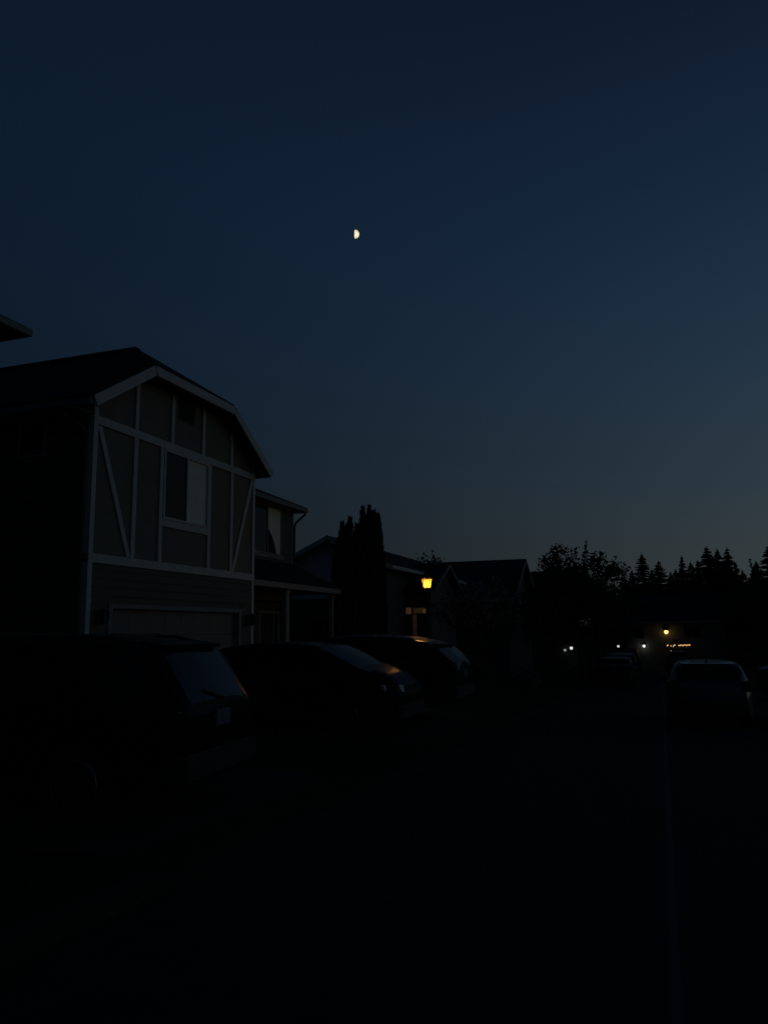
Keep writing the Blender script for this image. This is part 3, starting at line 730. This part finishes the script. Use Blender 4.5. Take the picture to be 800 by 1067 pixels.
    if spec.get('wiper'):
        (ya, za), (yb, zb2) = spec['wiper']; MB().tube([(.05, ya, za), (-.3, yb, zb2)], [.016, .008], 6).build('wiper', M['plastic'], t)
    if spec.get('chrome'):
        MB().lathe([(.03, -L-.07), (.042, -L-.07), (.042, -L+.1), (.03, -L+.1)], (W*.62, 0, zs+.03), 'Y', 14).build('exhaust_tip', M['chrome'], t, 40)
    if spec.get('antenna'):
        ya = spec['antenna']; za = itp(pts, ya); MB().tube([(0, ya, za-.02), (0, ya-.03, za+.06)], [.035, .008], 8).build('antenna', M['plastic'], t)
    return t
def place_car(t, x, y, heading, pitch=0, roll=0, z=None):
    """heading: degrees clockwise from +Y; car origin is at ground level under its centre"""
    t.rotation_mode = 'XYZ'; t.rotation_euler = (R(pitch), R(roll), R(-heading))
    t.location = (x, y, H(x, y)+.012 if z is None else z)
BASE_ID = None
SUV = dict(cat='car', L=4.75, W=1.86, sill=.32, rear_axle=-1.36, front_axle=1.42, wheel=.365, paint=P['black'],
    roofline=[(-2.375, .98), (-2.34, 1.12), (-2.02, 1.60), (-1.90, 1.665), (-.9, 1.70), (.1, 1.69), (.45, 1.64), (1.18, 1.14), (1.3, 1.12), (2.0, 1.02), (2.30, .90), (2.375, .72)],
    belt=[(-2.375, .95), (-2.0, 1.10), (.9, 1.03), (1.3, 1.02), (2.1, .9), (2.375, .68)],
    side_glass=(-1.95, .95), pillars=[(-1.15, -.98), (-.18, -.06)], windshield=(.47, 1.17), rear_glass=(-2.33, -2.03),
    headlight=(.45, .84, .74, .90), taillight=(.80, .905, .84, 1.06), mirror=.82, handles=(-.85, .3), rails=(-1.75, .3), bars=(-1.3, -.1), spoiler=(-2.02, 1.62), gl_in=.15, wiper=((-2.36, 1.10), (-2.30, 1.2)), plate_z=.84, spokes=6)
SEDAN = dict(cat='car', glass='carglass_dim', L=4.5, W=1.79, sill=.22, rear_axle=-1.32, front_axle=1.38, wheel=.325, paint=P['navy'],
    roofline=[(-2.25, .84), (-2.2, 1.04), (-1.8, 1.12), (-1.0, 1.38), (-.4, 1.455), (.3, 1.46), (.8, 1.42), (1.58, 1.08), (1.72, 1.04), (2.0, .95), (2.18, .80), (2.25, .62)],
    belt=[(-2.25, .78), (-1.8, .98), (0, .95), (1.5, .95), (1.9, .84), (2.25, .56)],
    side_glass=(-1.5, 1.25), pillars=[(-.98, -.9), (0, .1), (.95, 1.02)], windshield=(.82, 1.57), rear_glass=(-1.78, -1.02),
    headlight=(.40, .83, .66, .80), taillight=(.52, .88, .78, .96), mirror=1.05, handles=(-.65, .35), plate_z=.72, spokes=7)
CROSS = dict(cat='car', glass='carglass_dim', L=4.7, W=1.88, sill=.28, rear_axle=-1.38, front_axle=1.42, wheel=.35, paint=P['cross'],
    roofline=[(-2.35, .92), (-2.32, 1.08), (-1.95, 1.38), (-1.75, 1.48), (-1.2, 1.56), (-.5, 1.58), (.1, 1.565), (.4, 1.52), (1.2, 1.10), (1.35, 1.07), (2.0, .95), (2.28, .8), (2.35, .66)],
    belt=[(-2.35, .9), (-1.9, 1.13), (-1.2, 1.02), (.9, .96), (1.3, .95), (2.1, .82), (2.35, .6)],
    side_glass=(-1.72, .98), pillars=[(-1.0, -.88), (-.12, 0)], windshield=(.42, 1.19), rear_glass=(-2.30, -1.97),
    headlight=(.42, .84, .68, .84), taillight=(.66, .925, .86, 1.02), mirror=.82, handles=(-.8, .3), spoiler=(-1.93, 1.41), chrome=True, plate_z=.76, spokes=5)
HATCH = dict(cat='car', tumble=.44, L=4.05, W=1.74, sill=.22, rear_axle=-1.22, front_axle=1.3, wheel=.31, paint=P['hatch'],
    roofline=[(-2.02, .88), (-1.99, 1.0), (-1.72, 1.34), (-1.58, 1.41), (-.6, 1.47), (.2, 1.45), (.45, 1.40), (1.15, .99), (1.3, .94), (1.75, .84), (1.96, .7), (2.025, .56)],
    belt=[(-2.02, .84), (-1.7, .98), (0, .92), (1.15, .87), (1.7, .76), (2.025, .52)],
    side_glass=(-1.5, .98), pillars=[(-.95, -.85), (-.1, 0)], windshield=(.47, 1.14), rear_glass=(-1.97, -1.74),
    headlight=(.36, .78, .58, .72), taillight=(.62, .84, .80, 1.02), mirror=.82, handles=(-.72, .28), spoiler=(-1.7, 1.37), antenna=-1.35, plate_z=.78, spokes=8)
c1 = make_car('parked_suv', 'black SUV with roof rails, nearest car, its blue-lit rear window towards the street', SUV)
place_car(c1, -6.56, 6.73, -96, pitch=.6, z=-.115)
c2 = make_car('parked_sedan', 'dark sedan parked nose out behind the black SUV, its headlight catching light', SEDAN)
place_car(c2, -6.33, 12.95, 90, pitch=-1.0, z=-.03)
c3 = make_car('parked_crossover', 'dark crossover with an amber glint on its roof, parked in front of the lamp post', CROSS)
place_car(c3, -6.25, 16.0, -90, pitch=1.8)
c4 = make_car('parked_hatchback', 'dark hatchback seen from behind at the right kerb, pale light along its roof edge', HATCH)
place_car(c4, .92, 20.3, 0, pitch=-2)
def far_copy(src, label, x, y, hd, pitch=0, group='small parked cars further down the street'):
    c = copy_tree(src); c['label'] = label; c['group'] = group; place_car(c, x, y, hd, pitch); return c
far_copy(c2, 'far dark sedan in a driveway to the right, just beyond the hatchback', 5.3, 29.4, 90)
far_copy(c1, 'far SUV at the right edge of the picture, in a driveway', 6.3, 32.6, 90)
far_copy(c2, 'small far sedan on the left kerb under the bushy trees', -2.25, 42, 0, -1)
far_copy(c3, 'small far crossover on the left kerb, second under the bushy trees', -2.25, 48.5, 0, -1)
far_copy(c1, 'small far SUV on the left kerb, below the white post light', -2.25, 55, 0, -1)
far_copy(c4, 'small far hatchback in front of the far house, under the string lights', 1.1, 62, 0, 0)

# ------------------------------------------------------------------ trees
def leaf_quads(mb, c, n, rad, size, rng, squash=.8):
    for _ in range(n):
        d = Vector((rng.gauss(0, 1), rng.gauss(0, 1), rng.gauss(0, 1))); d.normalize()
        p = Vector(c)+Vector((d.x, d.y, d.z*squash))*rad*rng.random()**.45
        a = Vector((rng.gauss(0, 1), rng.gauss(0, 1), rng.gauss(0, .7))).normalized(); b = a.orthogonal().normalized()
        b = (b*math.cos(rng.random()*6.28)+a.cross(b)*math.sin(rng.random()*6.28))
        s = size*rng.uniform(.6, 1.3)
        mb.add([p-a*s, p+b*s*.45, p+a*s, p-b*s*.45], [(0, 1, 2, 3)])

def broadleaf(name, label, cat, h, spread, seed, leafm, n_leaf=5200, leaf=.13, trunk=.16, bare=.28, group=None, sprigs=0, shoots=()):
    rng = random.Random(seed); t = thing(name, label, cat, (0, 0, 0), group)
    w = MB(); tips = []
    def grow(p, d, ln, r, lev):
        pts = [p]; q = p; dd = d
        for k in range(4):
            dd = (dd+Vector((rng.gauss(0, .12), rng.gauss(0, .12), rng.gauss(.04, .06)))).normalized(); q = q+dd*ln/4; pts.append(q)
        w.tube(pts, [r, r*.88, r*.76, r*.64, r*.5], 7 if lev < 2 else 5)
        if lev >= 3: tips.append((q, lev)); return
        m = rng.randint(3, 5) if lev else rng.randint(5, 7)
        for k in range(m):
            az = rng.uniform(0, 6.28); tilt = rng.uniform(.5, 1.05) if lev else rng.uniform(.35, .95)
            side = Vector((math.cos(az), math.sin(az), 0)); nd = (dd*math.cos(tilt)+side*math.sin(tilt)*spread).normalized()
            src = pts[rng.choice([2, 3, 4])] if lev else pts[rng.choice([3, 4])]
            grow(src, nd, ln*rng.uniform(.55, .8), r*.5, lev+1)
        tips.append((q, lev))
    grow(Vector((0, 0, -.15)), Vector((0, 0, 1)), h*bare+.15, trunk, 0)
    zmax = max(p.z for p, _ in tips); k = (h*.93)/zmax
    w.v = [Vector((v[0]*(k if v[2] > h*bare*.8 else 1), v[1]*(k if v[2] > h*bare*.8 else 1), v[2]*(k if k > 0 else 1))) for v in w.v]
    tips = [(Vector((p.x*k, p.y*k, p.z*k)), l) for p, l in tips]
    w.build('trunk', M['bark'], t, 50)
    c = MB(); per = max(6, n_leaf//len(tips))
    for p, l in tips:
        if l < 2: continue
        leaf_quads(c, p, int(per*rng.uniform(.5, 1.5)), h*rng.uniform(.06, .115), leaf, rng)
    for _ in range(sprigs):          # long upright shoots that stand out of the crown
        p, l = rng.choice([a for a in tips if a[0].z > h*.6]); d = Vector((rng.gauss(0, .35), rng.gauss(0, .35), 1)).normalized(); ln = h*rng.uniform(.14, .32)
        for j in range(7): leaf_quads(c, p+d*ln*j/6, 5, .16, leaf, rng)
    for p0, p1 in shoots:            # single long leafy shoots
        p0, p1 = Vector(p0), Vector(p1); w2 = max(5, int((p1-p0).length/.13))
        for j in range(w2+1):
            f = j/w2; leaf_quads(c, p0.lerp(p1, f)+Vector((0, 0, -.25*f*f*abs(p1.y-p0.y))), int(12*(1-f)+4), .26*(1-f)+.09, leaf, rng)
    c.build('crown', leafm, t)
    return t
def put(t, x, y, z=None, rot=0, s=1, sz=None):
    t.location = (x, y, H(x, y)-.03 if z is None else z); t.rotation_euler = (0, 0, R(rot)); t.scale = (s, s, sz or s); return t
GB = 'broadleaf trees beside the far street'
b1 = broadleaf('broadleaf_tree', 'large bushy tree right of the long-roofed house, ragged twigs against the sky', 'tree', 7.5, 1.05, 11, M['leaf'], 15000, .13, .2, .24, GB, 7)
put(b1, -4.15, 45.2, rot=30)
b2 = broadleaf('broadleaf_tree', 'tree with tall loose shoots just right of the largest bushy tree', 'tree', 6.6, .8, 23, M['leaf'], 5600, .12, .16, .24, GB, 9, shoots=[((-.1, .1, 6.0), (.0, -.25, 8.55)), ((.1, -.3, 5.6), (.13, -1.05, 7.75)), ((0, .5, 5.8), (0, .6, 7.6))])
put(b2, -3.75, 44.0, rot=80, s=.9)
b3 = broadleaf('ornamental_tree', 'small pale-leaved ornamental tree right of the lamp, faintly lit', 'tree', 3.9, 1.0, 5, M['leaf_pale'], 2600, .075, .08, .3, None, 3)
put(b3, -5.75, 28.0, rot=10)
def bcopy(src, label, x, y, rot, s, sz=None, cat=None):
    c = copy_tree(src); c['label'] = label; return put(c, x, y, None, rot, s, sz)
bcopy(b1, 'low rounded tree between the bushy trees and the tall conifers', -4.3, 62, 140, .74)
bcopy(b2, 'dark tree under the conifers, further left of the far house', -5.4, 68, 200, .9, .9)
bcopy(b1, 'dark broad tree on the right verge beyond the hatchback', 8.5, 52, 250, .95, .82)
bcopy(b1, 'dark broad tree at the right edge of the picture', 12.8, 56, 20, 1.0, .9)
bcopy(b2, 'narrow dark tree right of the far house', 6.9, 64, 300, 1.0, .95)
bcopy(b1, 'dark tree behind the far house, its crown under the conifers', 3.2, 86, 75, 1.1, 1.05)
put(broadleaf('broadleaf_tree', 'narrow tree whose spiky top shows above the long roof behind the lamp', 'tree', 9.6, .38, 77, M['leaf'], 5200, .14, .2, .3, GB, 10), -18.25, 60, rot=10, s=.92)
bcopy(b1, 'dark tree filling the gap left of the bushy tree, in front of the low house', -6.9, 51.5, 170, .68, .68)
bcopy(b2, 'thin dark tree on the right, in front of the conifers', 9.6, 72, 45, 1.15)

def conifer(name, label, h, seed, group):
    rng = random.Random(seed); t = thing(name, label, 'conifer', (0, 0, 0), group)
    MB().tube([(0, 0, -.2), (0, 0, h*.5), (0, 0, h)], [h*.02, h*.012, .015], 7).build('trunk', M['bark'], t, 50)
    c = MB(); z = h*.12; sp = h*.028
    while z < h-.08:
        f = (h-z)/h; rad = h*.21*f**.85*rng.uniform(.8, 1.2)+.05; m = max(6, int(16*f)+5)
        a0 = rng.uniform(0, 6.28)
        for k in range(m):
            a = a0+6.283*k/m+rng.gauss(0, .18); ln = rad*rng.uniform(.65, 1.15); d = Vector((math.cos(a), math.sin(a), 0))
            droop = -.28*ln*rng.uniform(.5, 1.3); side = Vector((-d.y, d.x, 0)); base = Vector((0, 0, z+rng.gauss(0, sp*.3)))
            ns = max(4, int(ln/.14))
            for j in range(ns):
                u0 = j/ns; p = base+d*ln*u0+Vector((0, 0, droop*u0*u0+.06*ln*u0)); wv = (.14+.40*ln*(1-u0))*.5
                for s in (-1, 1):
                    tip = p+side*s*wv*rng.uniform(.6, 1.2)+d*ln*.22+Vector((0, 0, -.07*rng.uniform(.2, 2)))
                    q = p+d*ln/ns*1.4
                    c.add([p, q+Vector((0, 0, .02)), tip, (p+tip)/2+Vector((0, 0, -.07))], [(0, 1, 2, 3)])
        z += sp*rng.uniform(.7, 1.25)*(.45+.75*f)
    for k in range(5):
        a = rng.uniform(0, 6.28); c.add([(0, 0, h+.3), (.05*math.cos(a), .05*math.sin(a), h-.15), (.05*math.cos(a+1.5), .05*math.sin(a+1.5), h-.15)], [(0, 1, 2)])
    c.build('crown', M['needle'], t)
    return t
GC = 'conifers on the skyline at the right'
protos = [conifer('conifer', 'x', 11.0, s, GC) for s in (31, 47, 59)]
# (x, y, top z, width factor, label)
CON = [(-1.33, 85, 9.3, 1.0, 'pointed conifer with open drooping tiers, leftmost of the tall ones'),
       (.25, 82, 8.2, 1.15, 'bushier conifer just right of the leftmost pointed one'),
       (2.55, 85, 8.9, .72, 'slim spire-topped conifer of the pair above the far house'),
       (3.45, 87, 8.4, .95, 'broader conifer of the pair above the far house'),
       (5.0, 85, 9.7, 1.1, 'round-shouldered conifer left in the tallest skyline clump'),
       (4.25, 89, 8.7, .9, 'lower conifer at the left flank of the tallest skyline clump'),
       (6.15, 88, 9.75, .9, 'middle conifer of the tallest skyline clump'),
       (6.95, 86, 9.6, .95, 'sharp-tipped conifer at the right of the tallest skyline clump'),
       (7.75, 88, 8.2, .9, 'lower conifer at the right flank of the tallest skyline clump'),
       (10.3, 82, 9.3, 1.15, 'tall conifer cut by the right edge of the picture'),
       (9.1, 84, 7.6, .8, 'short conifer in the dip left of the right-edge conifer'),
       (8.5, 89, 7.5, .7, 'smallest spiky conifer in the dip right of the tallest clump'),
       (-2.5, 88, 7.9, .8, 'small conifer tip just left of the pointed open-tiered conifer'),
       (1.5, 90, 7.6, .9, 'low conifer in the gap above the yellow porch light'),
       (-.45, 90, 8.0, .9, 'half-hidden conifer between the leftmost pointed one and its bushier neighbour'),
       (2.0, 91, 8.0, .9, 'half-hidden conifer left of the slim spire-topped one'),
       (5.6, 91, 9.1, 1.0, 'half-hidden conifer behind the middle of the tallest skyline clump'),
       (7.2, 92, 8.9, 1.0, 'half-hidden conifer behind the right side of the tallest skyline clump'),
       (9.8, 88, 8.3, 1.0, 'half-hidden conifer just left of the one cut by the right edge'),
       (-3.4, 90, 7.6, 1.0, 'conifer tip next to the loose-shoot tree, left end of the skyline row')]
for i, (x, y, top, wf, lab) in enumerate(CON):
    c = protos[i] if i < 3 else copy_tree(protos[i % 3])
    c['label'] = lab; zg = H(x, y)-.1; k = (top-zg)/11.15
    c.location = (x, y, zg); c.rotation_euler = (0, 0, 1.3*i); c.scale = (k*wf*1.75, k*wf*1.75, k)

# tall columnar cypresses between the houses
def cypress(label, h, r, seed):
    rng = random.Random(seed); t = thing('columnar_cypress', label, 'cypress', (0, 0, 0), 'columnar cypresses between the houses')
    MB().tube([(0, 0, -.2), (0, 0, h*.9)], [.07, .02], 7).build('trunk', M['bark'], t, 50)
    c = MB(); leads = [(0, 0, 1.0)]+[(rng.gauss(0, r*.45), rng.gauss(0, r*.45), rng.uniform(.88, .985)) for _ in range(5)]
    for lx, ly, lh in leads:
        n = 1500
        for _ in range(n):
            z = rng.random()**.85; rr = r*.78*(1-z**6)*(.6+.4*min(1, z/.12))*rng.random()**.35*(1-.22*z)+.02
            a = rng.uniform(0, 6.28); p = Vector((lx*(1-.3*z)+rr*math.cos(a), ly*(1-.3*z)+rr*math.sin(a), z*h*lh))
            s = rng.uniform(.07, .15); d = Vector((math.cos(a)*.5, math.sin(a)*.5, 1)).normalized(); b = Vector((-math.sin(a), math.cos(a), rng.gauss(0, .3))).normalized()
            c.add([p-d*s*.5, p+b*s*.45, p+d*s*1.1, p-b*s*.45], [(0, 1, 2, 3)])
    c.build('crown', M['cedar'], t); return t
for x, y, top, r, seed, lab in ((-10.32, 25.0, 5.38, .34, 1, 'shortest columnar cypress, leftmost beside the porch'),
                                (-10.32, 25.75, 5.65, .42, 2, 'second shortest columnar cypress, right of the leftmost'),
                                (-10.28, 26.95, 6.24, .38, 3, 'tall columnar cypress at the left of the tallest three'),
                                (-10.25, 27.55, 6.36, .40, 4, 'tall columnar cypress in the middle of the tallest three'),
                                (-10.25, 28.1, 6.22, .38, 5, 'tall columnar cypress at the right of the tallest three')):
    zg = H(x, y)-.05; t = cypress(lab, top-zg, r, seed); t.location = (x, y, zg)

# low shrubs by the front of the houses
def shrub(label, x, y, h, r, seed, m):
    rng = random.Random(seed); t = thing('shrub', label, 'shrub', (x, y, H(x, y)-.02), 'low shrubs in the front yards')
    w = MB()
    for k in range(6): w.tube([(0, 0, 0), (rng.gauss(0, r*.4), rng.gauss(0, r*.4), h*.7)], [.02, .006], 5)
    w.build('stem', M['bark'], t)
    c = MB()
    for k in range(9): leaf_quads(c, (rng.gauss(0, r*.45), rng.gauss(0, r*.45), h*rng.uniform(.35, .8)), 110, r*.55, .06, rng)
    c.build('foliage', m, t)
shrub('low dark shrub at the foot of the porch', -9.6, 21.6, .9, .6, 71, M['leaf'])
shrub('dark shrub beside the lamp post', -5.5, 23.2, 1.1, .7, 72, M['leaf'])
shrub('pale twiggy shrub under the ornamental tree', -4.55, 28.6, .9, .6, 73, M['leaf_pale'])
shrub('purple-leaved shrub by the right porch post', -9.4, 24.0, 1.0, .6, 74, M['leaf_red'])

# distant wood closing the street, beyond the far house
w = MB(); rng = random.Random(99)
for k in range(420):
    x = rng.uniform(-45, 60); y = rng.uniform(92, 118); leaf_quads(w, (x, y, rng.uniform(-1.5, 6.3 if x > -6 else 5.0)), 70, 1.7, .34, rng)
for k in range(60):
    x = rng.uniform(6, 24); y = rng.uniform(66, 80); leaf_quads(w, (x, y, rng.uniform(-1.2, 3.6)), 70, 1.6, .24, rng)
wo = w.build('woodland', M['leaf']); wo['kind'] = 'stuff'; tag(wo, 'dark mass of distant trees closing the end of the street', 'woodland')

# ------------------------------------------------------------------ the moon, just past first quarter, lit from the right
mo = thing('moon', 'bright yellowish half moon alone in the dark blue sky', 'moon', tuple(MOON*900))
view = -MOON; right = MOON.cross(Vector((0, 0, 1))).normalized(); upv = right.cross(MOON).normalized()
ax = (right*math.cos(R(11))-upv*.02+view*math.sin(R(11))).normalized()
a1 = ax.cross(upv).normalized(); a2 = ax.cross(a1)
hm = MB(); n = 40; rings = 14; rad = 4.55; vs = []; fs = []
for i in range(rings+1):
    th = math.pi/2*i/rings
    for k in range(n):
        p = 2*math.pi*k/n; vs.append(MOON*900+(ax*math.cos(th)+(a1*math.cos(p)+a2*math.sin(p))*math.sin(th))*rad)
for i in range(rings):
    for k in range(n): fs.append((i*n+k, i*n+(k+1) % n, (i+1)*n+(k+1) % n, (i+1)*n+k))
hm.add(vs, fs)
mm = bpy.data.materials.new('moon_surface'); mm.use_nodes = True; mn = mm.node_tree.nodes; ml = mm.node_tree.links
b = mn['Principled BSDF']; b.inputs['Base Color'].default_value = (.1, .1, .1, 1); b.inputs['Emission Strength'].default_value = 1.0
tcx = mn.new('ShaderNodeTexCoord'); no = mn.new('ShaderNodeTexNoise'); no.inputs['Scale'].default_value = .28; ml.new(tcx.outputs['Object'], no.inputs[0])
cr = mn.new('ShaderNodeValToRGB'); ml.new(no.outputs['Fac'], cr.inputs[0]); ml.new(cr.outputs[0], b.inputs['Emission Color'])
cr.color_ramp.elements[0].position = .38; cr.color_ramp.elements[1].position = .55
cr.color_ramp.elements[0].color = (.62, .50, .26, 1); cr.color_ramp.elements[1].color = (1, .92, .66, 1)
part(hm, 'lit_face', mm, mo, 180)
